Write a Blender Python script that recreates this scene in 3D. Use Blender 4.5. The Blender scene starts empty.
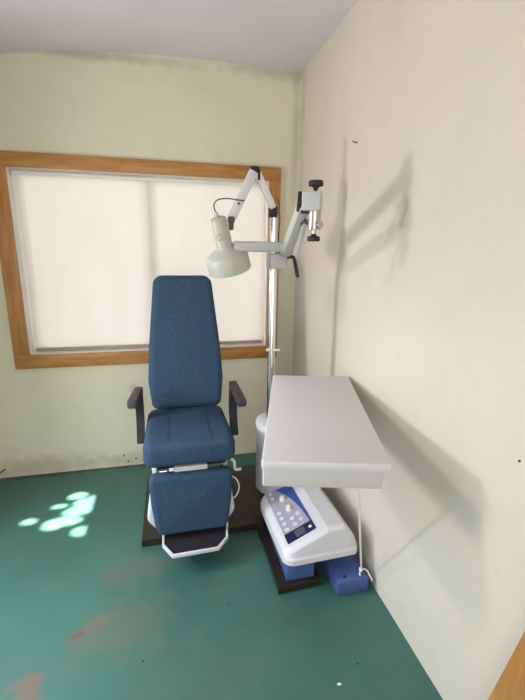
import bpy, bmesh, math, random
from mathutils import Vector, Matrix
random.seed(7)
S = bpy.context.scene
COL = S.collection
V = Vector

# ------------------------------------------------------------------ materials
def mat(name, col, rough=.5, metal=0, var=.06, scale=6, bump=0, bscale=200, spec=.5, coat=0):
    m = bpy.data.materials.new(name); m.use_nodes = True
    n, l = m.node_tree.nodes, m.node_tree.links
    b = n['Principled BSDF']
    b.inputs['Roughness'].default_value = rough
    b.inputs['Metallic'].default_value = metal
    b.inputs['Specular IOR Level'].default_value = spec
    b.inputs['Coat Weight'].default_value = coat
    tc = n.new('ShaderNodeTexCoord')
    nz = n.new('ShaderNodeTexNoise'); nz.inputs['Scale'].default_value = scale; nz.inputs['Detail'].default_value = 5
    l.new(tc.outputs['Object'], nz.inputs['Vector'])
    rp = n.new('ShaderNodeValToRGB')
    rp.color_ramp.elements[0].position = .3; rp.color_ramp.elements[1].position = .7
    rp.color_ramp.elements[0].color = [c*(1-var) for c in col] + [1]
    rp.color_ramp.elements[1].color = [min(1, c*(1+var)) for c in col] + [1]
    l.new(nz.outputs['Fac'], rp.inputs['Fac']); l.new(rp.outputs['Color'], b.inputs['Base Color'])
    if bump:
        n2 = n.new('ShaderNodeTexNoise'); n2.inputs['Scale'].default_value = bscale; n2.inputs['Detail'].default_value = 3
        l.new(tc.outputs['Object'], n2.inputs['Vector'])
        bp = n.new('ShaderNodeBump'); bp.inputs['Strength'].default_value = bump; bp.inputs['Distance'].default_value = .004
        l.new(n2.outputs['Fac'], bp.inputs['Height']); l.new(bp.outputs['Normal'], b.inputs['Normal'])
    return m

def wood_mat(name, c1, c2, vec_scale):
    m = mat(name, c1, .42)
    n, l = m.node_tree.nodes, m.node_tree.links
    tc = n.new('ShaderNodeTexCoord'); mp = n.new('ShaderNodeMapping'); mp.inputs['Scale'].default_value = vec_scale
    nz = n.new('ShaderNodeTexNoise'); nz.inputs['Scale'].default_value = 3; nz.inputs['Detail'].default_value = 8; nz.inputs['Distortion'].default_value = .6
    rp = n.new('ShaderNodeValToRGB'); rp.color_ramp.elements[0].position = .35; rp.color_ramp.elements[1].position = .68
    rp.color_ramp.elements[0].color = list(c1)+[1]; rp.color_ramp.elements[1].color = list(c2)+[1]
    l.new(tc.outputs['Object'], mp.inputs['Vector']); l.new(mp.outputs['Vector'], nz.inputs['Vector'])
    l.new(nz.outputs['Fac'], rp.inputs['Fac']); l.new(rp.outputs['Color'], n['Principled BSDF'].inputs['Base Color'])
    return m

def blob_mask(n, l, src, cx, cy, rx, ry, rot=0, wob=.5, soft=.35, axes=('X', 'Y')):
    """0..1 mask of an irregular blob around a world position (wear with a shape of its own)"""
    mp = n.new('ShaderNodeMapping'); mp.vector_type = 'TEXTURE'
    loc = {'X': 0, 'Y': 0, 'Z': 0}; loc[axes[0]] = cx; loc[axes[1]] = cy
    sc = {'X': 1e3, 'Y': 1e3, 'Z': 1e3}; sc[axes[0]] = rx; sc[axes[1]] = ry
    mp.inputs['Location'].default_value = (loc['X'], loc['Y'], loc['Z'])
    mp.inputs['Scale'].default_value = (sc['X'], sc['Y'], sc['Z'])
    if axes == ('X', 'Y'): mp.inputs['Rotation'].default_value = (0, 0, rot)
    l.new(src, mp.inputs['Vector'])
    ln = n.new('ShaderNodeVectorMath'); ln.operation = 'LENGTH'; l.new(mp.outputs['Vector'], ln.inputs[0])
    nz = n.new('ShaderNodeTexNoise'); nz.inputs['Scale'].default_value = 14; nz.inputs['Detail'].default_value = 6
    l.new(src, nz.inputs['Vector'])
    ma = n.new('ShaderNodeMath'); ma.operation = 'MULTIPLY_ADD'; ma.inputs[1].default_value = wob*2; ma.inputs[2].default_value = -wob
    l.new(nz.outputs['Fac'], ma.inputs[0])
    ad = n.new('ShaderNodeMath'); ad.operation = 'ADD'; l.new(ln.outputs['Value'], ad.inputs[0]); l.new(ma.outputs[0], ad.inputs[1])
    mr = n.new('ShaderNodeMapRange'); mr.inputs['From Min'].default_value = 1; mr.inputs['From Max'].default_value = 1-soft
    l.new(ad.outputs[0], mr.inputs['Value'])
    return mr.outputs['Result']

def over(n, l, base, mask, col, amount):
    mu = n.new('ShaderNodeMath'); mu.operation = 'MULTIPLY'; mu.inputs[1].default_value = amount; l.new(mask, mu.inputs[0])
    mx = n.new('ShaderNodeMix'); mx.data_type = 'RGBA'; l.new(mu.outputs[0], mx.inputs['Factor'])
    l.new(base, mx.inputs['A']); mx.inputs['B'].default_value = list(col)+[1]
    return mx.outputs['Result']

def wall_material(name, col, blobs=(), axes=('X', 'Z')):
    m = mat(name, col, .75, var=.05, scale=1.6, bump=.25, bscale=60, spec=.3)
    n, l = m.node_tree.nodes, m.node_tree.links
    b = n['Principled BSDF']; tc = n['Texture Coordinate']
    base = b.inputs['Base Color'].links[0].from_socket
    nz = n.new('ShaderNodeTexNoise'); nz.inputs['Scale'].default_value = 9; nz.inputs['Detail'].default_value = 8; nz.inputs['Roughness'].default_value = .7
    l.new(tc.outputs['Object'], nz.inputs['Vector'])
    mr = n.new('ShaderNodeMapRange'); mr.inputs['From Min'].default_value = .52; mr.inputs['From Max'].default_value = .78
    l.new(nz.outputs['Fac'], mr.inputs['Value'])
    base = over(n, l, base, mr.outputs['Result'], [c*.80 for c in col], .3)
    for (cx, cy, rx, ry, c, a) in blobs:
        base = over(n, l, base, blob_mask(n, l, tc.outputs['Object'], cx, cy, rx, ry, wob=.6, soft=.8, axes=axes), c, a)
    l.new(base, b.inputs['Base Color'])
    return m

M = {}
CREAM_BACK = (.67, .64, .485); CREAM_SIDE = (.635, .58, .495)
M['wall_back'] = wall_material('cream paint back', CREAM_BACK, [
    (-1.45, .35, .30, .25, (.56, .56, .36), .35), (-1.0, .45, .2, .15, (.50, .50, .30), .4), (-1.05, .52, .03, .06, (.42, .42, .22), .5),
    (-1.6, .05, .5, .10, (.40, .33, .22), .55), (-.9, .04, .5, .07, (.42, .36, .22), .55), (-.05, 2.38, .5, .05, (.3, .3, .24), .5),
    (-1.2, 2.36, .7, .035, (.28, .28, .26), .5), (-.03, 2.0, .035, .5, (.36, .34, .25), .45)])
M['wall_side'] = wall_material('cream paint side', CREAM_SIDE, [
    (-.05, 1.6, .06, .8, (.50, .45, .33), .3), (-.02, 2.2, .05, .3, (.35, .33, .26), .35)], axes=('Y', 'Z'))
M['ceiling'] = mat('ceiling paint', (.68, .65, .69), .8, var=.05, scale=2.5, bump=.15, bscale=40, spec=.2)
M['wood'] = wood_mat('orange brown varnished wood', (.36, .155, .035), (.50, .24, .065), (1.5, 14, 14))
M['wood_up'] = wood_mat('orange brown varnished wood upright', (.36, .155, .035), (.50, .24, .065), (14, 14, 1.5))
M['alu'] = mat('white aluminium', (.80, .76, .72), .35, .0)
M['fabric'] = mat('blue upholstery', (.041, .076, .128), .9, var=.13, scale=60, bump=.5, bscale=500, spec=.15)
M['black'] = mat('black plastic', (.011, .0095, .010), .6, var=.15, scale=20)
M['rubber'] = mat('black rubber', (.016, .013, .016), .6, var=.2, scale=20)
M['plate'] = mat('dark brown painted steel', (.018, .012, .009), .38, var=.3, scale=8)
M['white'] = mat('white plastic', (.65, .64, .66), .35, var=.02)
M['top'] = mat('white laminate', (.60, .59, .60), .4, var=.03, scale=3)
M['grey'] = mat('pale grey enamel', (.45, .455, .44), .35, var=.03)
M['greyblue'] = mat('grey enamel of column', (.40, .41, .45), .35, var=.03)
M['lampgrey'] = mat('grey green enamel', (.44, .44, .39), .38, var=.04)
M['chrome'] = mat('chrome', (.82, .80, .78), .13, 1, var=.03)
M['nickel'] = mat('dull nickel', (.52, .49, .46), .28, 1, var=.05)
M['blue'] = mat('blue painted metal', (.065, .105, .29), .45, var=.12, scale=10)
M['decal'] = mat('grey control membrane', (.36, .34, .42), .35, var=.08, scale=30)
M['decalblue'] = mat('blue control membrane', (.035, .075, .30), .3, var=.1)
M['decaldark'] = mat('dark blue control membrane', (.018, .018, .065), .25, var=.2)
M['button'] = mat('white button ring', (.82, .80, .86), .4)
M['red'] = mat('pink red mark', (.62, .33, .36), .5)
M['ivory'] = mat('ivory knob', (.78, .75, .62), .35)
M['cord'] = mat('white cord', (.80, .78, .72), .7)
M['cable'] = mat('brown cable', (.09, .06, .045), .5)
M['dirt'] = mat('dark crumb', (.02, .022, .02), .9)
M['steel'] = mat('dull steel', (.25, .22, .18), .4, .8)
M['sun_mask'] = mat('awning sheet', (.25, .25, .24), .8)

def floor_material():
    m = mat('green painted concrete', (.045, .132, .102), .34, var=.16, scale=2.2, bump=.12, bscale=25, spec=.5)
    n, l = m.node_tree.nodes, m.node_tree.links
    b = n['Principled BSDF']; tc = n['Texture Coordinate']; o = tc.outputs['Object']
    base = b.inputs['Base Color'].links[0].from_socket
    nz = n.new('ShaderNodeTexNoise'); nz.inputs['Scale'].default_value = 5; nz.inputs['Detail'].default_value = 9; nz.inputs['Roughness'].default_value = .7
    l.new(o, nz.inputs['Vector'])
    mr = n.new('ShaderNodeMapRange'); mr.inputs['From Min'].default_value = .5; mr.inputs['From Max'].default_value = .75
    l.new(nz.outputs['Fac'], mr.inputs['Value'])
    base = over(n, l, base, mr.outputs['Result'], (.095, .135, .105), .55)
    rust = (.15, .115, .095)
    for (cx, cy, rx, ry, rot, a, c) in [
        (-1.15, -1.19, .10, .035, .55, .75, rust), (-1.19, -1.215, .035, .02, .3, .85, (.13, .075, .06)),
        (-1.30, -1.40, .045, .10, .2, .9, rust), (-1.31, -1.36, .085, .03, .1, .8, rust),
        (-1.02, -1.20, .24, .16, .3, .45, (.12, .14, .10)), (-1.0, -.93, .20, .10, .2, .40, (.13, .13, .11)), (-.75, -1.5, .3, .2, .3, .25, (.10, .16, .12)),
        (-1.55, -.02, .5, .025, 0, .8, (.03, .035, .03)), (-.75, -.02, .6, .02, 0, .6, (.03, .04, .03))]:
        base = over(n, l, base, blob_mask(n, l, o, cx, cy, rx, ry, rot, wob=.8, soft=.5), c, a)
    l.new(base, b.inputs['Base Color'])
    mr2 = n.new('ShaderNodeMapRange'); mr2.inputs['To Min'].default_value = .28; mr2.inputs['To Max'].default_value = .55
    l.new(nz.outputs['Fac'], mr2.inputs['Value']); l.new(mr2.outputs['Result'], b.inputs['Roughness'])
    return m
M['floor'] = floor_material()

def blind_material():
    m = bpy.data.materials.new('cream roller blind cloth'); m.use_nodes = True
    n, l = m.node_tree.nodes, m.node_tree.links
    for x in list(n):
        if x.type != 'OUTPUT_MATERIAL': n.remove(x)
    out = [x for x in n if x.type == 'OUTPUT_MATERIAL'][0]
    tc = n.new('ShaderNodeTexCoord'); mp = n.new('ShaderNodeMapping'); mp.inputs['Scale'].default_value = (3, 1, 1.2)
    nz = n.new('ShaderNodeTexNoise'); nz.inputs['Scale'].default_value = 2; nz.inputs['Detail'].default_value = 5
    rp = n.new('ShaderNodeValToRGB')
    rp.color_ramp.elements[0].color = (.78, .72, .66, 1); rp.color_ramp.elements[1].color = (.86, .83, .80, 1)
    l.new(tc.outputs['Object'], mp.inputs['Vector']); l.new(mp.outputs['Vector'], nz.inputs['Vector']); l.new(nz.outputs['Fac'], rp.inputs['Fac'])
    tr = n.new('ShaderNodeBsdfTranslucent'); df = n.new('ShaderNodeBsdfDiffuse'); tp = n.new('ShaderNodeBsdfTransparent')
    l.new(rp.outputs['Color'], tr.inputs['Color']); l.new(rp.outputs['Color'], df.inputs['Color'])
    m1 = n.new('ShaderNodeMixShader'); m1.inputs[0].default_value = .68; l.new(tr.outputs[0], m1.inputs[1]); l.new(df.outputs[0], m1.inputs[2])
    m2 = n.new('ShaderNodeMixShader'); m2.inputs[0].default_value = BLIND_OPEN; l.new(m1.outputs[0], m2.inputs[1]); l.new(tp.outputs[0], m2.inputs[2])
    l.new(m2.outputs[0], out.inputs['Surface'])
    return m
BLIND_OPEN = .09
M['blind'] = blind_material()

def glass_material():
    m = bpy.data.materials.new('window glass'); m.use_nodes = True
    n, l = m.node_tree.nodes, m.node_tree.links
    n.remove(n['Principled BSDF']); out = n['Material Output']
    tp = n.new('ShaderNodeBsdfTransparent'); gl = n.new('ShaderNodeBsdfGlossy'); gl.inputs['Roughness'].default_value = .02
    fr = n.new('ShaderNodeFresnel'); mx = n.new('ShaderNodeMixShader')
    l.new(fr.outputs[0], mx.inputs[0]); l.new(tp.outputs[0], mx.inputs[1]); l.new(gl.outputs[0], mx.inputs[2]); l.new(mx.outputs[0], out.inputs['Surface'])
    return m
M['glass'] = glass_material()

# ------------------------------------------------------------------ shapes
def box(bm, lo, hi, bev=0, seg=2, mtx=None):
    r = bmesh.ops.create_cube(bm, size=1)
    vs = r['verts']
    lo, hi = V(lo), V(hi)
    for v in vs: v.co = V([(lo[i]+hi[i])/2 + v.co[i]*(hi[i]-lo[i]) for i in range(3)])
    if bev:
        es = list({e for v in vs for e in v.link_edges})
        r2 = bmesh.ops.bevel(bm, geom=es, offset=bev, segments=seg, profile=.5, affect='EDGES')
        vs = list({v for f in r2['faces'] for v in f.verts} | {v for v in vs if v.is_valid})
    if mtx is not None:
        for v in vs: v.co = mtx @ v.co
    return vs

def frame_axes(d):
    d = V(d).normalized()
    a = V((0, 0, 1)) if abs(d.z) < .9 else V((0, 1, 0))
    x = a.cross(d).normalized(); y = d.cross(x)
    return x, y, d

def tube(bm, pts, r, n=12, caps=True, flat=None):
    """round (or flat: (half width, half height)) section swept along points"""
    pts = [V(p) for p in pts]
    rings = []
    px = None
    for i, p in enumerate(pts):
        d = (pts[min(i+1, len(pts)-1)] - pts[max(i-1, 0)]).normalized()
        if px is None: x, y, _ = frame_axes(d)
        else:
            x = (px - d*px.dot(d)).normalized(); y = d.cross(x)
        px = x
        rr = r[i] if isinstance(r, (list, tuple)) else r
        rings.append([bm.verts.new(p + x*math.cos(2*math.pi*k/n)*rr + y*math.sin(2*math.pi*k/n)*rr) for k in range(n)])
    for a, b in zip(rings, rings[1:]):
        for k in range(n):
            f = bm.faces.new((a[k], a[(k+1) % n], b[(k+1) % n], b[k])); f.smooth = True
    if caps:
        bm.faces.new(rings[0][::-1]); bm.faces.new(rings[-1])

def smooth_path(pts, sub=8):
    pts = [V(p) for p in pts]; out = []
    for i in range(len(pts)-1):
        p0, p1, p2, p3 = pts[max(i-1, 0)], pts[i], pts[i+1], pts[min(i+2, len(pts)-1)]
        for k in range(sub):
            t = k/sub
            out.append(.5*((2*p1) + (p2-p0)*t + (2*p0-5*p1+4*p2-p3)*t*t + (3*p1-p0-3*p2+p3)*t**3))
    return out + [pts[-1]]

def lathe(bm, prof, mtx, n=32, caps=(True, True), sharp=False):
    """prof: (radius, height) along local +Z, placed by matrix"""
    rings = [[bm.verts.new(mtx @ V((r*math.cos(2*math.pi*k/n), r*math.sin(2*math.pi*k/n), h))) for k in range(n)] for r, h in prof]
    for a, b in zip(rings, rings[1:]):
        for k in range(n):
            f = bm.faces.new((a[k], a[(k+1) % n], b[(k+1) % n], b[k])); f.smooth = not sharp
    if caps[0]: bm.faces.new(rings[0][::-1])
    if caps[1]: bm.faces.new(rings[-1])

def along(p, d):
    x, y, z = frame_axes(d)
    return Matrix(((x.x, y.x, z.x, p[0]), (x.y, y.y, z.y, p[1]), (x.z, y.z, z.z, p[2]), (0, 0, 0, 1)))

def beam(bm, a, b, w, h, bev=.004, up=(0, 0, 1)):
    """rectangular bar from a to b, width w (sideways), height h"""
    a, b = V(a), V(b); d = (b-a); L = d.length; d.normalize()
    x = d.cross(V(up)).normalized(); z = x.cross(d)
    m = Matrix(((x.x, d.x, z.x, a.x), (x.y, d.y, z.y, a.y), (x.z, d.z, z.z, a.z), (0, 0, 0, 1)))
    box(bm, (-w/2, 0, -h/2), (w/2, L, h/2), bev, 2, m)

def rpoly(pts, radii, seg=6):
    out = []; n = len(pts)
    for i in range(n):
        p, a, b = V(pts[i]), V(pts[i-1]), V(pts[(i+1) % n])
        r = radii[i] if isinstance(radii, (list, tuple)) else radii
        u, w = (a-p).normalized(), (b-p).normalized()
        half = u.angle(w)/2
        t = min(r/math.tan(half), (a-p).length*.49, (b-p).length*.49); r = t*math.tan(half)
        c = p + (u+w).normalized()*(r/math.sin(half))
        s, e = p+u*t-c, p+w*t-c
        ang = s.angle(e); 
        sgn = 1 if s.x*e.y - s.y*e.x > 0 else -1
        for k in range(seg+1):
            th = sgn*ang*k/seg
            out.append(c + V((s.x*math.cos(th)-s.y*math.sin(th), s.x*math.sin(th)+s.y*math.cos(th))))
    return out

def inset(poly, d):
    n = len(poly); area = sum(poly[i].x*poly[(i+1) % n].y - poly[(i+1) % n].x*poly[i].y for i in range(n))
    s = 1 if area > 0 else -1; out = []
    c = sum(poly, V((0, 0)))/n
    for i in range(n):
        t = (poly[(i+1) % n]-poly[i-1])
        if t.length < 1e-7: out.append(poly[i].copy()); continue
        t.normalize(); nn = V((-t.y, t.x))*s
        out.append(poly[i]+nn*d)
    return out

def pad(bm, poly, thick, r, mtx, crown=.0, seg=5):
    """soft cushion: outline in local XY, thickness along +Z, edges rounded by r, face crowned"""
    rings = []
    for k in range(seg+1):
        a = math.pi/2*k/seg
        rings.append((inset(poly, r*(1-math.sin(a))), r*(1-math.cos(a))))
    for k in range(seg+1):
        a = math.pi/2*k/seg
        rings.append((inset(poly, r*(1-math.cos(a))), thick-r+r*math.sin(a)))
    n = len(poly)
    c = sum(poly, V((0, 0)))/n
    inner = inset(poly, r)
    for f in (.93, .84, .72, .58, .42, .2):
        rings.append(([c+(p-c)*f for p in inner], thick+crown*(1-f*f)**2))
    vr = [[bm.verts.new(mtx @ V((p.x, p.y, z))) for p in pl] for pl, z in rings]
    for a, b in zip(vr, vr[1:]):
        for k in range(n):
            f = bm.faces.new((a[k], a[(k+1) % n], b[(k+1) % n], b[k])); f.smooth = True
    bm.faces.new(vr[0][::-1]); f = bm.faces.new(vr[-1]); f.smooth = True

def prism(bm, poly, z0, z1, mtx=Matrix(), bev=0):
    a = [bm.verts.new(mtx @ V((p[0], p[1], z0))) for p in poly]; b = [bm.verts.new(mtx @ V((p[0], p[1], z1))) for p in poly]
    n = len(poly); fs = []
    for k in range(n): fs.append(bm.faces.new((a[k], a[(k+1) % n], b[(k+1) % n], b[k])))
    fa = bm.faces.new(a[::-1]); fb = bm.faces.new(b)
    if bev:
        es = list({e for f in (fa, fb) for e in f.edges})
        bmesh.ops.bevel(bm, geom=es, offset=bev, segments=2, profile=.5, affect='EDGES')

def link_mesh(name, bm, m, origin=(0, 0, 0), parent=None, sharp=38):
    bmesh.ops.recalc_face_normals(bm, faces=bm.faces[:])
    o = V(origin)
    for v in bm.verts: v.co -= o
    me = bpy.data.meshes.new(name); bm.to_mesh(me); bm.free(); me.set_sharp_from_angle(angle=math.radians(sharp))
    for mm in (m if isinstance(m, (list, tuple)) else [m]): me.materials.append(mm)
    ob = bpy.data.objects.new(name, me); COL.objects.link(ob)
    if parent is not None: ob.parent = parent
    else: ob.location = o
    return ob

def tag(o, label, cat, group=None):
    o['label'] = label; o['category'] = cat
    if group: o['group'] = group
    return o

class Thing:
    def __init__(s, name, label, cat, loc, group=None):
        s.o = bpy.data.objects.new(name, None); s.o.empty_display_size = .05
        COL.objects.link(s.o); s.o.location = loc; s.loc = V(loc); tag(s.o, label, cat, group)
    def part(s, name, fn, m, parent=None, label=None, sharp=38):
        bm = bmesh.new(); fn(bm)
        ob = link_mesh(name, bm, m, s.loc, parent or s.o, sharp)
        if label: ob['label'] = label
        return ob

def struct(name, fn, m, parent=None):
    bm = bmesh.new(); fn(bm)
    o = link_mesh(name, bm, m, (0, 0, 0), parent)
    if parent is None: o['kind'] = 'structure'
    return o

def single(name, fn, m, label, cat, loc, group=None):
    bm = bmesh.new(); fn(bm)
    return tag(link_mesh(name, bm, m, loc), label, cat, group)

# ------------------------------------------------------------------ room
XL, YF, T = -2.05, -3.6, .10
WX0, WX1, WZ0, WZ1 = -1.612, -.188, .778, 1.803        # window opening
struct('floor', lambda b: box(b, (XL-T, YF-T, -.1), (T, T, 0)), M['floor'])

def ceil_z(x):
    P = [(0, 2.40), (-.37, 2.398), (-.7, 2.394), (-.9, 2.388), (-1.1, 2.378), (-1.3, 2.359), (-1.43, 2.340), (-1.57, 2.318), (-1.85, 2.265), (-2.05, 2.22), (-2.2, 2.18)]
    if x >= 0: return 2.40
    for (a, za), (c, zc) in zip(P, P[1:]):
        if c <= x <= a: return za + (zc-za)*(x-a)/(c-a)
    return P[-1][1]
def ceiling(b):
    xs = [T] + [-.1*k for k in range(0, 22)] + [XL-T]
    lo = [[b.verts.new((x, y, ceil_z(x))) for x in xs] for y in (YF-T, T)]
    hi = [[b.verts.new((x, y, 2.55)) for x in xs] for y in (YF-T, T)]
    for k in range(len(xs)-1):
        f = b.faces.new((lo[0][k], lo[0][k+1], lo[1][k+1], lo[1][k])); f.smooth = True
        b.faces.new((hi[0][k], hi[1][k], hi[1][k+1], hi[0][k+1]))
        b.faces.new((lo[0][k], hi[0][k], hi[0][k+1], lo[0][k+1])); b.faces.new((lo[1][k], lo[1][k+1], hi[1][k+1], hi[1][k]))
    b.faces.new((lo[0][0], lo[1][0], hi[1][0], hi[0][0])); b.faces.new((lo[0][-1], hi[0][-1], hi[1][-1], lo[1][-1]))
struct('ceiling', ceiling, M['ceiling'])

def wall_with_hole(b, axis, c0, c1, u0, u1, z1, holes):
    """holes sorted along u: (ua, ub, za, zb)"""
    def put(ua, ub, za, zb):
        if ub-ua < 1e-4 or zb-za < 1e-4: return
        if axis == 'y': box(b, (ua, c0, za), (ub, c1, zb))
        else: box(b, (c0, ua, za), (c1, ub, zb))
    u = u0
    for (ua, ub, za, zb) in holes:
        put(u, ua, 0, z1); put(ua, ub, 0, za); put(ua, ub, zb, z1); u = ub
    put(u, u1, 0, z1)
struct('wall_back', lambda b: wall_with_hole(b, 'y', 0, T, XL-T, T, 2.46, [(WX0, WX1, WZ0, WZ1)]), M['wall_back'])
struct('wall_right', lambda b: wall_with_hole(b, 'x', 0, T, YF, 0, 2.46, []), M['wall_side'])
LW = (-.77, -.12, .80, 1.80); LD = (-1.95, -.80, 0, 2.0)
struct('wall_left', lambda b: wall_with_hole(b, 'x', XL-T, XL, YF, 0, 2.30, [LD, LW]), M['wall_side'])
struct('wall_front', lambda b: wall_with_hole(b, 'y', YF-T, YF, XL-T, T, 2.46, [(-1.75, -.25, 0, 2.05)]), M['wall_side'])

# back window: timber casing, white inner frame, sashes and glass
w = bpy.data.objects.new('window_1', None); COL.objects.link(w); w['kind'] = 'structure'
OX0, OX1, OZ0, OZ1 = -1.692, -.1205, .6997, 1.8732
def casing(b):
    for lo, hi in (((OX0, -.022, WZ1-.004), (OX1, -.0005, OZ1)), ((OX0, -.022, OZ0), (OX1, -.0005, WZ0+.002))):
        box(b, lo, hi, .003)
struct('casing_rail', casing, M['wood'], w)
def casing2(b):
    box(b, (OX0, -.0215, WZ0+.002), (WX0+.002, -.0005, WZ1-.004), .003); box(b, (WX1-.002, -.0215, WZ0+.002), (OX1, -.0005, WZ1-.004), .003)
struct('casing_upright', casing2, M['wood_up'], w)
def inner(b):
    t = .006
    box(b, (WX0, -.004, WZ0), (WX0+t, .098, WZ1)); box(b, (WX1-t, -.004, WZ0), (WX1, .098, WZ1))
    box(b, (WX0+t, -.004, WZ0), (WX1-t, .098, WZ0+t)); box(b, (WX0+t, -.004, WZ1-t), (WX1-t, .098, WZ1))
struct('reveal_lining', inner, M['alu'], w)
def sashes(b):
    for x0, x1, y in ((WX0+.006, -.88, .075), (-.93, WX1-.006, .09)):
        s = .03
        box(b, (x0, y-.008, WZ0+.006), (x0+s, y+.008, WZ1-.006)); box(b, (x1-s, y-.008, WZ0+.006), (x1, y+.008, WZ1-.006))
        box(b, (x0+s, y-.008, WZ0+.006), (x1-s, y+.008, WZ0+.006+s)); box(b, (x0+s, y-.008, WZ1-.006-s), (x1-s, y+.008, WZ1-.006))
struct('window_frame', sashes, M['alu'], w)
struct('pane', lambda b: (box(b, (WX0+.036, .073, WZ0+.036), (-.91, .077, WZ1-.036)), box(b, (-.90, .088, WZ0+.036), (WX1-.036, .092, WZ1-.036))), M['glass'], w)

# roller blind drawn down in the window
bl = Thing('roller_blind', 'cream roller blind pulled down inside the wooden framed window', 'blind', (-.895, .042, WZ1-.03))
BX0, BX1, BZ0, BZ1 = -1.588, -.206, .80, 1.772
def cloth(b):
    nx, nz = 24, 8; g = []
    for j in range(nz+1):
        g.append([b.verts.new((BX0+(BX1-BX0)*i/nx, .042+.0015*math.sin(i*1.1), BZ0+(BZ1-BZ0)*j/nz)) for i in range(nx+1)])
    for j in range(nz):
        for i in range(nx):
            f = b.faces.new((g[j][i], g[j][i+1], g[j+1][i+1], g[j+1][i])); f.smooth = True
bl.part('cloth', cloth, M['blind'])
bl.part('roller', lambda b: tube(b, [(BX0-.012, .046, BZ1+.008), (BX1+.010, .046, BZ1+.008)], .011, 16), M['alu'])
bl.part('bottom_bar', lambda b: box(b, (BX0, .036, BZ0-.012), (BX1, .048, BZ0+.008), .003), mat('grey pink bar', (.34, .27, .25), .5))

# left window (outside the picture), open doorway, right door
w2 = bpy.data.objects.new('window_2', None); COL.objects.link(w2); w2['kind'] = 'structure'
def cas2(b):
    y0, y1, z0, z1 = LW; k = .07
    box(b, (XL+.0005, y0-k, z1), (XL+.02, y1+k, z1+k)); box(b, (XL+.0005, y0-k, z0-k), (XL+.02, y1+k, z0))
    box(b, (XL+.0005, y0-k, z0), (XL+.02, y0, z1)); box(b, (XL+.0005, y1, z0), (XL+.02, y1+k, z1))
struct('casing', cas2, M['wood_up'], w2)
s_ = Thing('framed_board', 'orange brown wooden framed beige board standing against the right wall nearest the camera', 'board', (-.02, -2.35, 0))
def board_quad(o):     # trapezoid outline (y, z) narrowing upwards, moved in by o
    return [(-1.83-o*1.02, o), (-2.02-o*1.2, 1.0-o), (-2.70+o*1.2, 1.0-o), (-2.89+o*1.02, o)]
YZ = Matrix(((0, 0, 1, 0), (1, 0, 0, 0), (0, 1, 0, 0), (0, 0, 0, 1)))
def rails(x0, x1, o0, o1):
    def f(b):
        A, B = board_quad(o0), board_quad(o1)
        for k in range(4): prism(b, [A[k], A[(k+1) % 4], B[(k+1) % 4], B[k]], x0, x1, YZ)
    return f
s_.part('frame', rails(-.026, -.002, 0, .072), M['wood_up'])
s_.part('bead', rails(-.020, -.004, .0725, .084), mat('dark red brown wood', (.09, .03, .015), .4))
s_.part('panel', lambda b: prism(b, board_quad(.0845), -.012, -.004, YZ), mat('beige board', (.62, .54, .40), .5))

# ------------------------------------------------------------------ base platform (L-shaped steel plate)
PZ = .036
def platform(b):
    poly = [(-.984, -.80), (-.41, -.785), (-.412, -1.202), (-.222, -1.192), (-.20, -.78), (-.06, -.77), (-.06, -.21), (-.978, -.225)]
    prism(b, poly, .0, PZ, bev=.004)
single('base_plate', platform, M['plate'], 'dark brown L-shaped steel base plate under the blue chair and the white console', 'base plate', (-.6, -.5, 0))

# ------------------------------------------------------------------ examination chair
CX = -.7425
ch = Thing('examination_chair', 'blue upholstered examination chair with high tapered back and black armrests', 'chair', (CX, -.62, PZ))
# pedestal
def pedestal(b):
    box(b, (CX-.16, -.76, PZ), (CX+.16, -.44, PZ+.05), .02, 3)
    box(b, (CX-.10, -.70, PZ+.05), (CX+.10, -.50, .30), .015, 3)
    box(b, (CX-.08, -.68, .30), (CX+.08, -.52, .42), .01, 2)
ch.part('pedestal', pedestal, M['white'])
def carriage(b):
    box(b, (CX-.165, -.84, .43), (CX+.165, -.48, .468), .006)
    beam(b, (CX, -.47, .45), (CX, -.43, .62), .20, .03)
ch.part('seat_frame', carriage, M['black'])
ch.part('motor_cover', lambda b: box(b, (CX-.075, -.872, .39), (CX+.075, -.80, .452), .005), M['white'])
ch.part('hinge_bar', lambda b: box(b, (CX-.165, -.855, .40), (CX-.15, -.80, .45), .003), M['white'])
ch.part('latch', lambda b: (box(b, (CX-.145, -.868, .41), (CX-.10, -.86, .438), .003), tube(b, [(CX-.13, -.87, .40), (CX-.09, -.868, .425)], .006, 8)), M['chrome'])
# backrest
def back(b):
    # outline in the plane of the backrest (local x across, y up the back)
    L = .705
    poly = rpoly([(-.178, 0), (.178, 0), (.194, .15), (.184, .32), (.145, L-.012), (-.145, L-.012), (-.184, .32), (-.194, .15)], [.035, .035, .15, .3, .05, .05, .3, .15], 7)
    lean = math.atan2(.10, .66)
    # local x -> -X so that +Z (face) looks to -Y
    up = V((0, math.sin(lean), math.cos(lean))); nrm = V((0, -math.cos(lean), math.sin(lean))); x = up.cross(nrm)
    o = V((CX+.008, -.428, .570))
    m = Matrix(((x.x, up.x, nrm.x, o.x), (x.y, up.y, nrm.y, o.y), (x.z, up.z, nrm.z, o.z), (0, 0, 0, 1)))
    pad(b, poly, .085, .030, m, .006)
ch.part('backrest', back, M['fabric'])
def shell_back(b):
    lean = math.atan2(.10, .66)
    up = V((0, math.sin(lean), math.cos(lean))); nrm = V((0, math.cos(lean), -math.sin(lean))); x = up.cross(nrm)
    o = V((CX, -.426, .60))
    m = Matrix(((x.x, up.x, nrm.x, o.x), (x.y, up.y, nrm.y, o.y), (x.z, up.z, nrm.z, o.z), (0, 0, 0, 1)))
    pad(b, rpoly([(-.15, .03), (.15, .03), (.16, .3), (.115, .62), (-.115, .62), (-.16, .3)], .05), .03, .012, m, .004)
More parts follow.
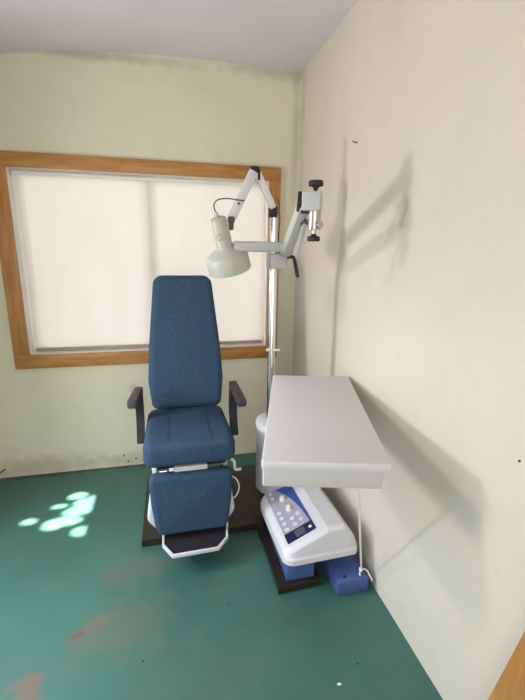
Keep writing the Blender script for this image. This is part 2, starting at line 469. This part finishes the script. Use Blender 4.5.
ch.part('back_shell', shell_back, M['black'])
# seat
def seat(b):
    poly = rpoly([(-.194, .0), (.194, .0), (.204, -.445), (-.204, -.445)], .046, 7)
    pad(b, poly, .114, .034, Matrix.Translation((CX-.001, -.462, .466)), .0, 7)
st = ch.part('seat', seat, M['fabric'])
def seam(b):
    for s in (-1, 1):
        tube(b, smooth_path([(CX+s*.085, -.505, .5803), (CX+s*.09, -.70, .5804), (CX+s*.095, -.868, .5803)], 4), .0013, 6)
ch.part('seam', seam, mat('dark blue thread', (.018, .045, .10), .9), st)
# leg rest
def legpad(b):
    poly = rpoly([(-.163, 0), (.163, 0), (.181, .16), (.187, .303), (-.187, .303), (-.181, .16)], [.038, .038, .2, .03, .03, .2], 6)
    m = Matrix(((1, 0, 0, CX), (0, .0, -1, -.845), (0, 1, 0, .126), (0, 0, 0, 1)))
    pad(b, poly, .062, .024, m, .01)
lp = ch.part('leg_rest', legpad, M['fabric'])
def legshell(b):
    poly = rpoly([(-.15, .0), (.15, .0), (.208, .07), (.19, .19), (.17, .28), (-.17, .28), (-.19, .19), (-.208, .07)], [.05, .05, .06, .1, .04, .04, .1, .06], 6)
    m = Matrix(((1, 0, 0, CX), (0, .0, -1, -.78), (0, 1, 0, .10), (0, 0, 0, 1)))
    pad(b, poly, .064, .016, m)
    for s in (-1, 1): beam(b, (CX+s*.155, -.81, .36), (CX+s*.165, -.80, .455), .022, .04, .003, up=(0, 1, 0))
ch.part('leg_shell', legshell, M['white'])
# foot rest: white bar frame round a black rubber plate
FZ = .105
FR = [(-.878, -.875), (-.878, -.937), (-.836, -1.010), (-.640, -1.004), (-.592, -.945), (-.580, -.865)]
def footbar(b):
    pts = [(x, y, FZ) for x, y in FR]
    pts = [(-.878, -.868, FZ+.03)] + pts + [(-.580, -.860, FZ+.03)]
    for a, c in zip(pts, pts[1:]): beam(b, a, c, .010, .017, .002)
    for x, y, z in pts[1:-1]: box(b, (x-.005, y-.005, z-.0083), (x+.005, y+.005, z+.0083), .002)
ch.part('foot_bar', footbar, M['white'])
ch.part('foot_plate', lambda b: prism(b, [(-.872, -.83), (-.872, -.935), (-.832, -1.003), (-.643, -.998), (-.598, -.943), (-.586, -.83)], FZ-.009, FZ-.002), M['rubber'])
# armrests
def armrest(sign):
    x0 = CX + sign*.236 + .005
    dz = -.18 if sign > 0 else 0
    def post(b):
        prof = smooth_path([(-.575, .705, 0), (-.560, .66, 0), (-.556, .60, 0), (-.572, .54, 0), (-.610, .482, 0)], 5)
        prof2 = smooth_path([(-.655, .474, 0), (-.624, .54, 0), (-.610, .60, 0), (-.618, .66, 0), (-.640, .705, 0)], 5)
        poly = [(p.x, p.y) for p in prof] + [(p.x, p.y) for p in prof2]
        xa = x0 - sign*.004
        m = Matrix(((0, 0, 1, xa), (1, 0, 0, 0), (0, 1, 0, 0), (0, 0, 0, 1)))
        prism(b, poly, -.018, .018, m, .004)
    po = ch.part('armrest', post, M['black'])
    def padf(b):
        poly = rpoly([(-.0225, -.105), (.0225, -.105), (.021, .10), (-.021, .10)], .012, 4)
        rot = Matrix.Translation((x0+sign*.006, -.652, .697 - (.012 if sign > 0 else 0))) @ Matrix.Rotation(.19 if sign > 0 else 0, 4, 'X') @ Matrix.Rotation(.09*sign, 4, 'Z')
        pad(b, poly, .037, .008, rot, .002)
    ch.part('arm_pad', padf, mat('dark grey arm padding', (.042, .038, .038), .6), po)
    ch.part('bracket', lambda b: box(b, (min(x0-sign*.012, CX+sign*.15), -.64, .484), (max(x0-sign*.012, CX+sign*.15), -.60, .502), .003), M['steel'], po)
armrest(-1); armrest(1)
ch.part('cable', lambda b: tube(b, smooth_path([(-.555, -.79, .425), (-.535, -.80, .41), (-.53, -.80, .37), (-.50, -.79, .36)], 6), .007, 8), M['cord'])
ch.part('cable', lambda b: tube(b, smooth_path([(-.56, -.78, .33), (-.525, -.80, .315), (-.510, -.80, .265), (-.53, -.80, .215), (-.56, -.78, .20)], 6), .0035, 8), M['cord'])

# ------------------------------------------------------------------ instrument stand: cabinet column + chrome pole
PX, PY = -.3401, -.7199  # pole, holder and lamp below: group scaled about the camera, coordinates baked in
stn = Thing('instrument_stand', 'pale grey cabinet column with tall chrome pole standing behind the white table', 'stand', (-.297, -.712, PZ))
CL = Matrix.Translation((-.297, -.712, 0))
stn.part('column', lambda b: lathe(b, [(.108, .20), (.108, .545)], CL, 40), M['greyblue'])
stn.part('foot', lambda b: lathe(b, [(.075, PZ), (.075, .205)], CL, 32), M['black'])
stn.part('column_cap', lambda b: lathe(b, [(.108, .545), (.112, .549), (.112, .572), (.109, .579), (.100, .583), (.02, .584)], CL @ Matrix.Translation((0, 0, -.012)), 40), M['white'])
pl = stn.part('pole', lambda b: lathe(b, [(.0185, .575), (.0185, 1.537)], Matrix.Translation((PX, PY, 0)), 32), M['chrome'])
def tie(b):
    lathe(b, [(.0190, -.003), (.0208, -.003), (.0208, .003), (.0190, .003)], Matrix.Translation((PX, PY, .939)), 24, (False, False))
    box(b, (PX+.015, PY-.022, .934), (PX+.037, PY-.018, .943), .001); box(b, (PX-.031, PY-.024, .936), (PX-.011, PY-.018, .946), .001)
stn.part('cable_tie', tie, M['cord'], pl)
stn.part('table_arm', lambda b: (box(b, (-.275, -.80, .58), (-.215, -.74, .705), .006), beam(b, (-.245, -.75, .722), (-.30, -1.15, .722), .06, .05, .006)), M['greyblue'])

# ------------------------------------------------------------------ instrument table
TQ = [V((-.352, -.803)), V((-.580, -1.552)), V((-.231, -1.643)), V((-.011, -.881))]      # corners of the top, back left first
tb = Thing('instrument_table', 'white rectangular table top swung out against the right wall', 'table', (-.2975, -1.225, .748))
tb.part('tabletop', lambda b: prism(b, rpoly(TQ, .006, 3), .809, .836, bev=.005), M['top'])
TA = [V((-.348, -.815)), V((-.573, -1.538)), V((-.242, -1.622)), V((-.042, -.885))]
tb.part('apron', lambda b: prism(b, rpoly(TA, .006, 3), .748, .8095, bev=.003), mat('pale grey laminate', (.52, .52, .51), .45, var=.02))

# ------------------------------------------------------------------ control console
cs = Thing('control_console', 'white control console with sloping button panel on a blue pedestal', 'console', (-.26, -1.0, PZ))
AX = Matrix.Translation((-.24, -.995, 0)) @ Matrix.Rotation(math.radians(2.0), 4, 'Z')
def prof(x):      # top height across the console (world-like local x)
    P = [(-.165, .192), (-.145, .203), (-.135, .2085), (.023, .2808), (.031, .284), (.104, .284), (.118, .277), (.150, .232), (.165, .205)]
    if x <= P[0][0]: return P[0][1]
    for (a, za), (c, zc) in zip(P, P[1:]):
        if a <= x <= c: return za+(zc-za)*(x-a)/(c-a)
    return P[-1][1]
def console(b):
    # body built as strips across x: every column of points follows the profile, corners rounded in plan
    x0, x1 = -.160, .170
    def ylim(x):
        yf, yb = -.22, .235
        def corner(d, r): return r - math.sqrt(max(0, r*r-(r-d)**2)) if d < r else 0
        yf += max(corner(x-x0, .045), corner(x1-x, .025)); yb -= max(corner(x-x0, .065), corner(x1-x, .03))
        return yf, yb
    xs = sorted({round(x0+.065*(1-math.cos(math.pi/2*k/8)), 5) for k in range(9)} | {round(x1-.03*(1-math.cos(math.pi/2*k/5)), 5) for k in range(6)} | {-.06, -.02, .010, .023, .031, .06, .104, .118})
    sect = []
    for x in xs:
        yf, yb = ylim(x); zt = prof(x); e = min(x-x0, x1-x)
        drop = 0
        if e < .02: drop = (.02-e)**2/.02**2*.012
        zt -= drop
        def inn(d): return min(d, (yb-yf)*.45)
        pts = [(yf+inn(.008), .140), (yf, .147), (yf, .170), (yf+inn(.004), .176), (yf+inn(.008), .179), (yf+inn(.010), max(.185, zt-.030)), (yf+inn(.014), max(.187, zt-.014)), (yf+inn(.021), max(.189, zt-.005)), (yf+inn(.034), zt),
               (yb-inn(.034), zt), (yb-inn(.021), max(.189, zt-.005)), (yb-inn(.014), max(.187, zt-.014)), (yb-inn(.010), max(.185, zt-.030)), (yb-inn(.008), .179), (yb-inn(.004), .176), (yb, .170), (yb, .147), (yb-inn(.008), .140)]
        sect.append([b.verts.new(AX @ V((x, y, z))) for y, z in pts])
    n = len(sect[0])
    for a, c in zip(sect, sect[1:]):
        for k in range(n):
            f = b.faces.new((a[k], a[(k+1) % n], c[(k+1) % n], c[k])); f.smooth = True
    b.faces.new(sect[0]); b.faces.new(sect[-1][::-1])
hs = cs.part('housing', console, M['white'], sharp=15)
cs.part('pedestal', lambda b: box(b, (-.372, -1.178, PZ), (-.248, -.83, .145), .006, 2), M['blue'], label='blue pedestal')
# control panel on the left slope; u across the slope (0 = outer edge), v along the length (0 = back)
SL = V((.019+.135, 0, .279-.2085)).normalized(); SN = V((-SL.z, 0, SL.x))
def sp(u, v, h=0):
    p = V((-.132, .186, .2099)) + SL*u + V((0, -v, 0)) + SN*h
    return AX @ p
def sheet(b, uv, h0, h1):
    a = [b.verts.new(sp(u, v, h0)) for u, v in uv]; c = [b.verts.new(sp(u, v, h1)) for u, v in uv]
    n = len(uv)
    for k in range(n): b.faces.new((a[k], a[(k+1) % n], c[(k+1) % n], c[k]))
    b.faces.new(a[::-1]); b.faces.new(c)
PU, PV, PB = .136, .352, .297
pn = cs.part('control_panel', lambda b: sheet(b, [(p.x, p.y) for p in rpoly([(0, 0), (PU, 0), (PU, PB), (0, PB)], .004, 3)], .0002, .0018), M['decal'])
def blue_area(b):
    cv = smooth_path([(.050, .0, 0), (.083, .06, 0), (.108, .14, 0), (.122, .22, 0), (.1275, PB, 0)], 5)
    sheet(b, [(p.x, p.y) for p in cv] + [(PU, PB), (PU, 0)], .0019, .0024)
cs.part('panel_field', blue_area, M['decalblue'], pn, 'blue field of the control panel')
cs.part('panel_band', lambda b: sheet(b, [(p.x, p.y) for p in rpoly([(0, PB), (PU, PB), (PU, PV), (0, PV)], .003, 3)], .0002, .0022), M['decaldark'], pn, 'dark blue band at the end of the panel')
def disc(b, u, v, r, h0, h1, n=14):
    sheet(b, [(u+r*math.cos(2*math.pi*k/n), v+r*math.sin(2*math.pi*k/n)) for k in range(n)], h0, h1)
BTN = [(.022, .014+.0375*k) for k in range(8)] + [(.064, .232), (.064, .272), (.096, .222), (.098, .262)]
for i, (u, v) in enumerate(BTN):
    def btn(b, u=u, v=v):
        r0, r1, n = .0052, .0095, 16
        ri = [[b.verts.new(sp(u+r*math.cos(2*math.pi*k/n), v+r*math.sin(2*math.pi*k/n), h)) for k in range(n)] for r, h in ((r0, .0015), (r0, .0035), (r1, .0035), (r1, .0015))]
        for a, c in zip(ri, ri[1:]+ri[:1]):
            for k in range(n): b.faces.new((a[k], a[(k+1) % n], c[(k+1) % n], c[k]))
    cs.part('button', btn, M['red'] if i in (2, 3) else M['button'], pn, 'pink ringed button' if i in (2, 3) else None)
for (u, v) in ((.066, .092), (.072, .170)):
    m = along(sp(u, v, .0015), AX.to_3x3() @ SN)
    cs.part('knob', lambda b: lathe(b, [(.0150, 0), (.0150, .004), (.0130, .005), (.0122, .015), (.0105, .018), (.0045, .019)], m, 24), M['ivory'], pn, 'round ivory knob')
cs.part('indicator', lambda b: disc(b, .116, .327, .007, .0022, .0034), M['button'], pn)
def display(b): sheet(b, [(p.x, p.y) for p in rpoly([(.045, .305), (.09, .305), (.09, .345), (.045, .345)], .003, 3)], .0022, .003)
cs.part('display', display, mat('grey blue display', (.09, .09, .14), .2), pn)

# ------------------------------------------------------------------ blue box and cord
bb = Thing('blue_box', 'low blue metal box on the floor between console and right wall', 'box', (-.105, -1.03, 0))
BR = Matrix.Translation((-.105, -1.262, 0)) @ Matrix.Rotation(math.radians(1.0), 4, 'Z')
bb.part('body', lambda b: box(b, (-.069, 0, 0), (.069, .46, .069), .003, 2, BR), M['blue'])
for (x, y) in ((-.135, -1.237), (-.061, -1.232)):
    bb.part('hole', lambda b: lathe(b, [(.0075, .0692), (.006, .0702), (.003, .0700)], Matrix.Translation((x, y, 0)), 14), M['dirt'])
def cordf(b):
    tube(b, smooth_path([(-.284, -1.556, .748), (-.281, -1.552, .735), (-.062, -1.238, .10), (-.060, -1.234, .086), (-.061, -1.232, .0702)], 6), .0038, 8)
    lathe(b, [(.003, -.010), (.0075, -.006), (.009, 0), (.0075, .006), (.003, .010)], Matrix.Translation((-.061, -1.233, .088)), 12)
    tube(b, smooth_path([(-.061, -1.234, .088), (-.050, -1.236, .090), (-.036, -1.240, .084), (-.027, -1.252, .068), (-.020, -1.262, .050)], 6), .0034, 8)
    tube(b, smooth_path([(-.061, -1.234, .088), (-.072, -1.245, .080), (-.070, -1.25, .074)], 6), .003, 8)
single('cord', cordf, M['cord'], 'thin white cord tied between the table underside and the blue box', 'cord', (-.061, -1.233, .07))

# ------------------------------------------------------------------ instrument arm (microscope arm) on the pole
ia = Thing('instrument_holder', 'pale grey jointed holder with black screw knobs clamped on the pole', 'instrument holder', (PX, PY, 1.316))
def clamp(b):
    box(b, (-0.3681, -0.7627, 1.3166), (-0.313, -0.6829, 1.3856), .012, 3)
    lathe(b, [(.033, 1.319), (.036, 1.322), (.036, 1.380), (.033, 1.384)], Matrix.Translation((-.3122, -.724, 0)), 28)
ia.part('clamp', clamp, M['grey'])
ia.part('cross_bar', lambda b: box(b, (-0.5293, -0.7709, 1.3897), (-0.2678, -0.738, 1.4342), .008, 3), M['grey'])
A0, A1 = V((-0.2908, -0.7544, 1.3947)), V((-0.3467, -1.1434, 1.5534))
ba = ia.part('spring_arm', lambda b: beam(b, A0, A1, .038, .056, .007), M['grey'])
def strip(b):
    d = (A1-A0).normalized(); x = d.cross(V((0, 0, 1))).normalized()
    o = -x*.0195
    beam(b, A0+o+d*.05+V((0, 0, -.006)), A1+o-d*.03+V((0, 0, -.006)), .002, .005, 0)
ia.part('groove', strip, mat('dark groove', (.16, .16, .16), .6), ba)
ia.part('joint', lambda b: lathe(b, [(.024, -.028), (.027, -.025), (.027, .025), (.024, .028)], along((-0.2924, -0.7561, 1.4054), (1, 0, 0)), 24), M['grey'])
HX, HY = -.3155, -1.1656
HM = Matrix.Translation((HX-.011, HY, 0)) @ Matrix.Rotation(math.radians(-28), 4, 'Z')
def head(b):
    box(b, (-.032, -.024, 1.530), (.032, .028, 1.592), .006, 3, HM)
ia.part('head', head, M['grey'])
ia.part('hinge', lambda b: box(b, (-0.3599, -1.1623, 1.523), (-0.3303, -1.1311, 1.5345), .003), M['black'])
ia.part('hinge', lambda b: (beam(b, (-0.3648, -1.141, 1.5287), (-0.3599, -1.141, 1.5945), .016, .010, .003, up=(0, 1, 0))), M['black'])
mo = ia.part('mount', lambda b: lathe(b, [(.0205, 1.470), (.0215, 1.472), (.0215, 1.531)], Matrix.Translation((HX, HY, 0)), 28), M['nickel'], label='dull metal tool mount')
ia.part('spindle', lambda b: lathe(b, [(.0065, 1.446), (.0065, 1.4735)], Matrix.Translation((HX, HY, 0)), 14), M['nickel'], mo)
ia.part('thumb_screw', lambda b: lathe(b, [(.0128, -.008), (.0128, .010), (.0105, .012)], along((HX+.008, HY-.0215, 1.486), (.25, -1, 0)), 20), M['nickel'], mo)
def knobs(z, r):
    def f(b):
        lathe(b, [(.0065, z-.014), (.0065, z-.002), (.010, z), (.0115, z+.005), (r*.96, z+.007), (r, z+.010), (r, z+.020), (r*.9, z+.024)], Matrix.Translation((HX, HY, 0)), 18)
    return f
ia.part('screw_knob', knobs(1.603, .0245), M['black'])
ia.part('screw_knob', lambda b: lathe(b, [(.0195, 1.4317), (.022, 1.435), (.022, 1.445), (.020, 1.448), (.010, 1.450), (.008, 1.456)], Matrix.Translation((HX, HY, 0)), 18), M['black'])
def handle(b):
    P = smooth_path([(-0.322, -1.1377, 1.4999), (-0.3352, -1.1294, 1.4876), (-0.3401, -1.1188, 1.4588), (-0.3467, -1.1064, 1.4177), (-0.3549, -1.0982, 1.3807)], 5)
    for a, c in zip(P, P[1:]): beam(b, a, c+(c-a)*.08, .0165, .010, .002, up=(0, 1, 0))
ia.part('handle', handle, M['grey'])
ia.part('linkage', lambda b: (beam(b, (-0.3467, -1.1146, 1.4876), (-0.3352, -1.1393, 1.5065), .0065, .008, .002), beam(b, (-0.3418, -1.1393, 1.4958), (-0.3212, -1.1574, 1.4851), .008, .008, .002)), M['black'])
def lever(b):
    tube(b, smooth_path([(-0.2842, -0.738, 1.3659), (-0.2595, -0.7446, 1.37), (-0.2497, -0.7446, 1.3618), (-0.2398, -0.7446, 1.3231), (-0.2299, -0.7446, 1.2795)], 5), [.0066]*4+[.0075]*8+[.0086]*9, 12)
ia.part('clamp_lever', lever, M['black'])

# ------------------------------------------------------------------ examination lamp
lm = Thing('examination_lamp', 'grey green bell lamp on a folded arm at the top of the pole', 'lamp', (PX, PY, 1.535))
lm.part('pole_joint', lambda b: (box(b, (-0.3648, -0.738, 1.537), (-0.3303, -0.7018, 1.5888), .005, 2)), M['black'])
lm.part('upper_arm', lambda b: beam(b, (-0.3484, -0.7298, 1.5756), (-0.4207, -0.7298, 1.7154), .028, .023, .003, up=(0, 1, 0)), M['white'])
lm.part('elbow', lambda b: (box(b, (-0.4503, -0.7462, 1.7097), (-0.4158, -0.7133, 1.7401), .005, 2), box(b, (-0.4224, -0.7429, 1.685), (-0.4092, -0.7166, 1.7302), .004, 2)), M['black'])
la = lm.part('lower_arm', lambda b: beam(b, (-0.438, -0.738, 1.7195), (-0.5326, -0.738, 1.5287), .037, .022, .003, up=(0, 1, 0)), M['white'])
lm.part('rivet', lambda b: lathe(b, [(.006, 0), (.005, .002)], along((-0.5038, -0.7491, 1.5871), (0, -1, 0)), 12), M['cable'], la)
lm.part('wrist', lambda b: (box(b, (-0.549, -0.7544, 1.5082), (-0.5211, -0.7265, 1.5345), .005), box(b, (-0.5457, -0.7495, 1.4786), (-0.5243, -0.7298, 1.5164), .008)), M['cable'])
LT, LB = V((-0.5934, -0.7651, 1.5254)), V((-0.5359, -0.71, 1.3075))
LA = (LB-LT).normalized(); LL = (LB-LT).length
def shade(b):
    P = [(0.0049, -0.0049), (0.0247, -0.0033), (0.0329, 0.0016), (0.0345, 0.0099), (0.0354, 0.1201), (0.0387, 0.1266), (0.0559, 0.1373), (0.0781, 0.1513), (0.0888, 0.1604), (0.0929, 0.1702), (0.0954, 0.2097), (.0954, LL-.003), (.0934, LL-.003), (.0913, .1702), (.0773, .1563), (.0329, .1283)]
    lathe(b, P, along(LT, LA), 40, (True, True))
sh = lm.part('lamp_shade', shade, M['lampgrey'])
lm.part('bulb', lambda b: lathe(b, [(.0115, .130), (.013, .144), (.0247, .1645), (.028, .181), (.0214, .199), (.008, .2065)], along(LT, LA), 20), M['white'], sh)
sd = V((-.35, -1, -.1)).normalized()
lm.part('switch', lambda b: lathe(b, [(.014, .029), (.014, .038), (.0115, .041)], along(LT+LA*.081+V((-.010, 0, 0)), sd), 20), mat('yellow grey plastic', (.52, .52, .40), .4), sh)
def cab(b): tube(b, smooth_path([LT+V((-.006, 0, .002)), (-0.6025, -0.761, 1.5452), (-0.6099, -0.7569, 1.5756), (-0.5926, -0.7446, 1.5986), (-0.5556, -0.7511, 1.6052), (-0.5145, -0.7561, 1.6011), (-0.4799, -0.7544, 1.5986)], 6), .0028, 8)
lm.part('cable', cab, M['cable'])
lm.part('cable_gland', lambda b: lathe(b, [(.0107, -.002), (.0107, .010), (.008, .018), (.004, .025)], along(LT+V((-.004, 0, 0)), -LA), 14), M['lampgrey'], sh)
def cab2(b): tube(b, smooth_path([(-0.3352, -0.7322, 1.6151), (-0.3212, -0.7363, 1.5945), (-0.327, -0.738, 1.5657), (-0.3179, -0.7322, 1.5411), (-0.3204, -0.724, 1.4424), (-0.3192, -0.7215, 1.3848)], 6), .0025, 8)
lm.part('cable', cab2, M['cable'])

# ------------------------------------------------------------------ small things
single('nail', lambda b: (tube(b, [(0, -.786, 1.848), (-.016, -.79, 1.848)], .003, 8), tube(b, [(-.014, -.787, 1.849), (-.016, -.775, 1.856)], .003, 8)), M['steel'], 'small bent nail high on the right wall above the jointed grey holder', 'nail', (0, -.786, 1.848))
single('nail', lambda b: lathe(b, [(.0028, 0), (.0028, .003), (.0015, .0045)], along((0, -1.815, .917), (-1, 0, 0)), 10), M['dirt'], 'dark nail head in the right wall beyond the table corner', 'nail', (0, -1.815, .917))
for (x, z) in ((-1.135, .075), (-1.11, .03), (-1.06, .045)):
    single('screw', lambda b: lathe(b, [(.006, 0), (.005, .003)], along((x, 0, z), (0, -1, 0)), 10), M['dirt'],
           'tiny dark screw head near the foot of the window wall left of the chair', 'screw', (x, 0, z), 'screws in the foot of the back wall')
single('cable_end', lambda b: tube(b, smooth_path([(-2.0, -.004, .045), (-1.90, -.012, .030), (-1.83, -.006, .060)], 6), .004, 8), M['cable'],
       'loose end of thin dark cable at the foot of the window wall', 'cable', (-1.9, -.01, .03))
for nm, lab, x, y, s, mm in (('crumb', 'dark crumb on the green floor just in front of the base plate', -.43, -.91, .0055, 'dirt'),
                       ('crumb', 'dark crumb on the green floor in front of the foot rest', -.62, -1.20, .0045, 'dirt'),
                       ('crumb', 'dark crumb lying alone on the worn floor nearest the camera, left of centre', -.95, -1.37, .0045, 'dirt'),
                       ('crumb', 'dark crumb on the floor some way in front of the blue box', -.22, -1.54, .0045, 'dirt'),
                       ('paint_chip', 'pale paint chip on the green floor at the lower edge of the picture', -.31, -1.59, .008, 'cord')):
    def cr(b, x=x, y=y, s=s):
        r = bmesh.ops.create_icosphere(b, subdivisions=1, radius=s)
        for v in r['verts']: v.co = V((x+v.co.x*random.uniform(.7, 1.3), y+v.co.y*random.uniform(.5, 1), s*.3+v.co.z*.3))
    single(nm, cr, M[mm], lab, 'debris', (x, y, 0))

# ------------------------------------------------------------------ outside: added unseen sheet, its gaps cut to shape the floor sun patches
SUN2 = V((1, .10, -2.05)).normalized()
AZ = 2.02
SPOTS = [(-1.366, -.294, .050, .030), (-1.262, -.335, .046, .030), (-1.30, -.37, .075, .040), (-1.34, -.44, .072, .040), (-1.395, -.52, .095, .036), (-1.286, -.614, .052, .034),
         (-1.567, -.484, .036, .020), (-1.225, -.545, .034, .020), (-1.445, -.375, .036, .018), (-1.31, -.42, .06, .035), (-1.44, -.55, .05, .02)]
def sun_mask(b):
    # grid of small cells; a cell is left out where a gap lets the sun through
    x0, x1, y0, y1, c = XL-1.0995, XL-.0995, -2.6, .45, .01
    nx, ny = round((x1-x0)/c), round((y1-y0)/c)
    t = AZ/SUN2.z
    holes = [(sx+SUN2.x*t, sy+SUN2.y*t, rx, ry) for sx, sy, rx, ry in SPOTS]
    vs = {}
    def vert(i, j):
        if (i, j) not in vs: vs[(i, j)] = b.verts.new((x0+i*c, y0+j*c, AZ))
        return vs[(i, j)]
    for i in range(nx):
        for j in range(ny):
            px_, py_ = x0+(i+.5)*c, y0+(j+.5)*c
            if any(((px_-hx)/rx)**2+((py_-hy)/ry)**2 < 1 for hx, hy, rx, ry in holes): continue
            b.faces.new((vert(i, j), vert(i+1, j), vert(i+1, j+1), vert(i, j+1)))
    bmesh.ops.solidify(b, geom=b.faces[:], thickness=.003)
single('sun_mask', sun_mask, M['sun_mask'], 'added grey sheet outside the left window, gaps cut to shape the sun patches', 'sun_mask', (XL-.1, -.5, AZ))

# ------------------------------------------------------------------ lights
def sun(name, d, energy, ang, col):
    l = bpy.data.lights.new(name, 'SUN'); l.energy = energy; l.angle = ang; l.color = col
    o = bpy.data.objects.new(name, l); COL.objects.link(o); o.rotation_euler = V(d).to_track_quat('-Z', 'Y').to_euler(); return o
def area(name, loc, d, sx, sy, energy, col):
    l = bpy.data.lights.new(name, 'AREA'); l.shape = 'RECTANGLE'; l.size = sx; l.size_y = sy; l.energy = energy; l.color = col
    o = bpy.data.objects.new(name, l); COL.objects.link(o); o.location = loc; o.rotation_euler = V(d).to_track_quat('-Z', 'Y').to_euler(); return o
sun('low_sun', (1, -1.5, -.27), 2, math.radians(5), (1, .95, .86))
area('daylight_front', (-1.0, YF-.16, 1.08), (0, 1, 0.05), 1.5, 1.9, 28, (1, .97, .95))
area('daylight_side_lower', (XL-.10, -1.0, 1.12), (1, -.2, -.1), .17, .17, 15, (1, .97, .93))
area('daylight_side_upper', (XL-.10, -.84, 1.88), (1, -.2, -.4), .15, .15, 16, (1, .97, .93))
sun('high_sun', SUN2, 55, math.radians(1.0), (1, .92, .84))
area('daylight_window', (-.9, .32, 1.30), (0, -1, 0), 1.9, 1.4, 20, (1, .95, .91))
dl = area('daylight_doorway', (XL-.16, -1.36, 1.0), (1, 0, -1.1), 1.0, 1.6, 17, (.66, .82, 1)); dl.data.spread = math.radians(130)

w_ = bpy.data.worlds.new('sky'); S.world = w_; w_.use_nodes = True
w_.node_tree.nodes['Background'].inputs[0].default_value = (.85, .93, 1, 1); w_.node_tree.nodes['Background'].inputs[1].default_value = .5

# ------------------------------------------------------------------ camera
f, yaw, pitch, roll, cx, cy, cz = 402.28, .2334, -.2486, .0158, -.8131, -2.5256, 1.4073
fwd = V((math.sin(yaw)*math.cos(pitch), math.cos(yaw)*math.cos(pitch), math.sin(pitch)))
r = fwd.cross(V((0, 0, 1))).normalized(); u = r.cross(fwd)
r2 = r*math.cos(roll)+u*math.sin(roll); u2 = -r*math.sin(roll)+u*math.cos(roll)
cd = bpy.data.cameras.new('camera'); co = bpy.data.objects.new('camera', cd); COL.objects.link(co)
co.matrix_world = Matrix(((r2.x, u2.x, -fwd.x, cx), (r2.y, u2.y, -fwd.y, cy), (r2.z, u2.z, -fwd.z, cz), (0, 0, 0, 1)))
cd.sensor_fit = 'VERTICAL'; cd.sensor_height = 36; cd.lens = f*36/700; cd.clip_start = .02
S.camera = co

vs_ = S.view_settings
vs_.view_transform = 'Standard'; vs_.look = 'None'; vs_.gamma = 1; vs_.use_curve_mapping = False; vs_.exposure = 0
S.display_settings.display_device = 'sRGB'
try:
    S.cycles.use_denoising = True
    S.cycles.max_bounces = 10; S.cycles.diffuse_bounces = 6; S.cycles.transparent_max_bounces = 12
    S.cycles.sample_clamp_indirect = 6
except Exception: pass
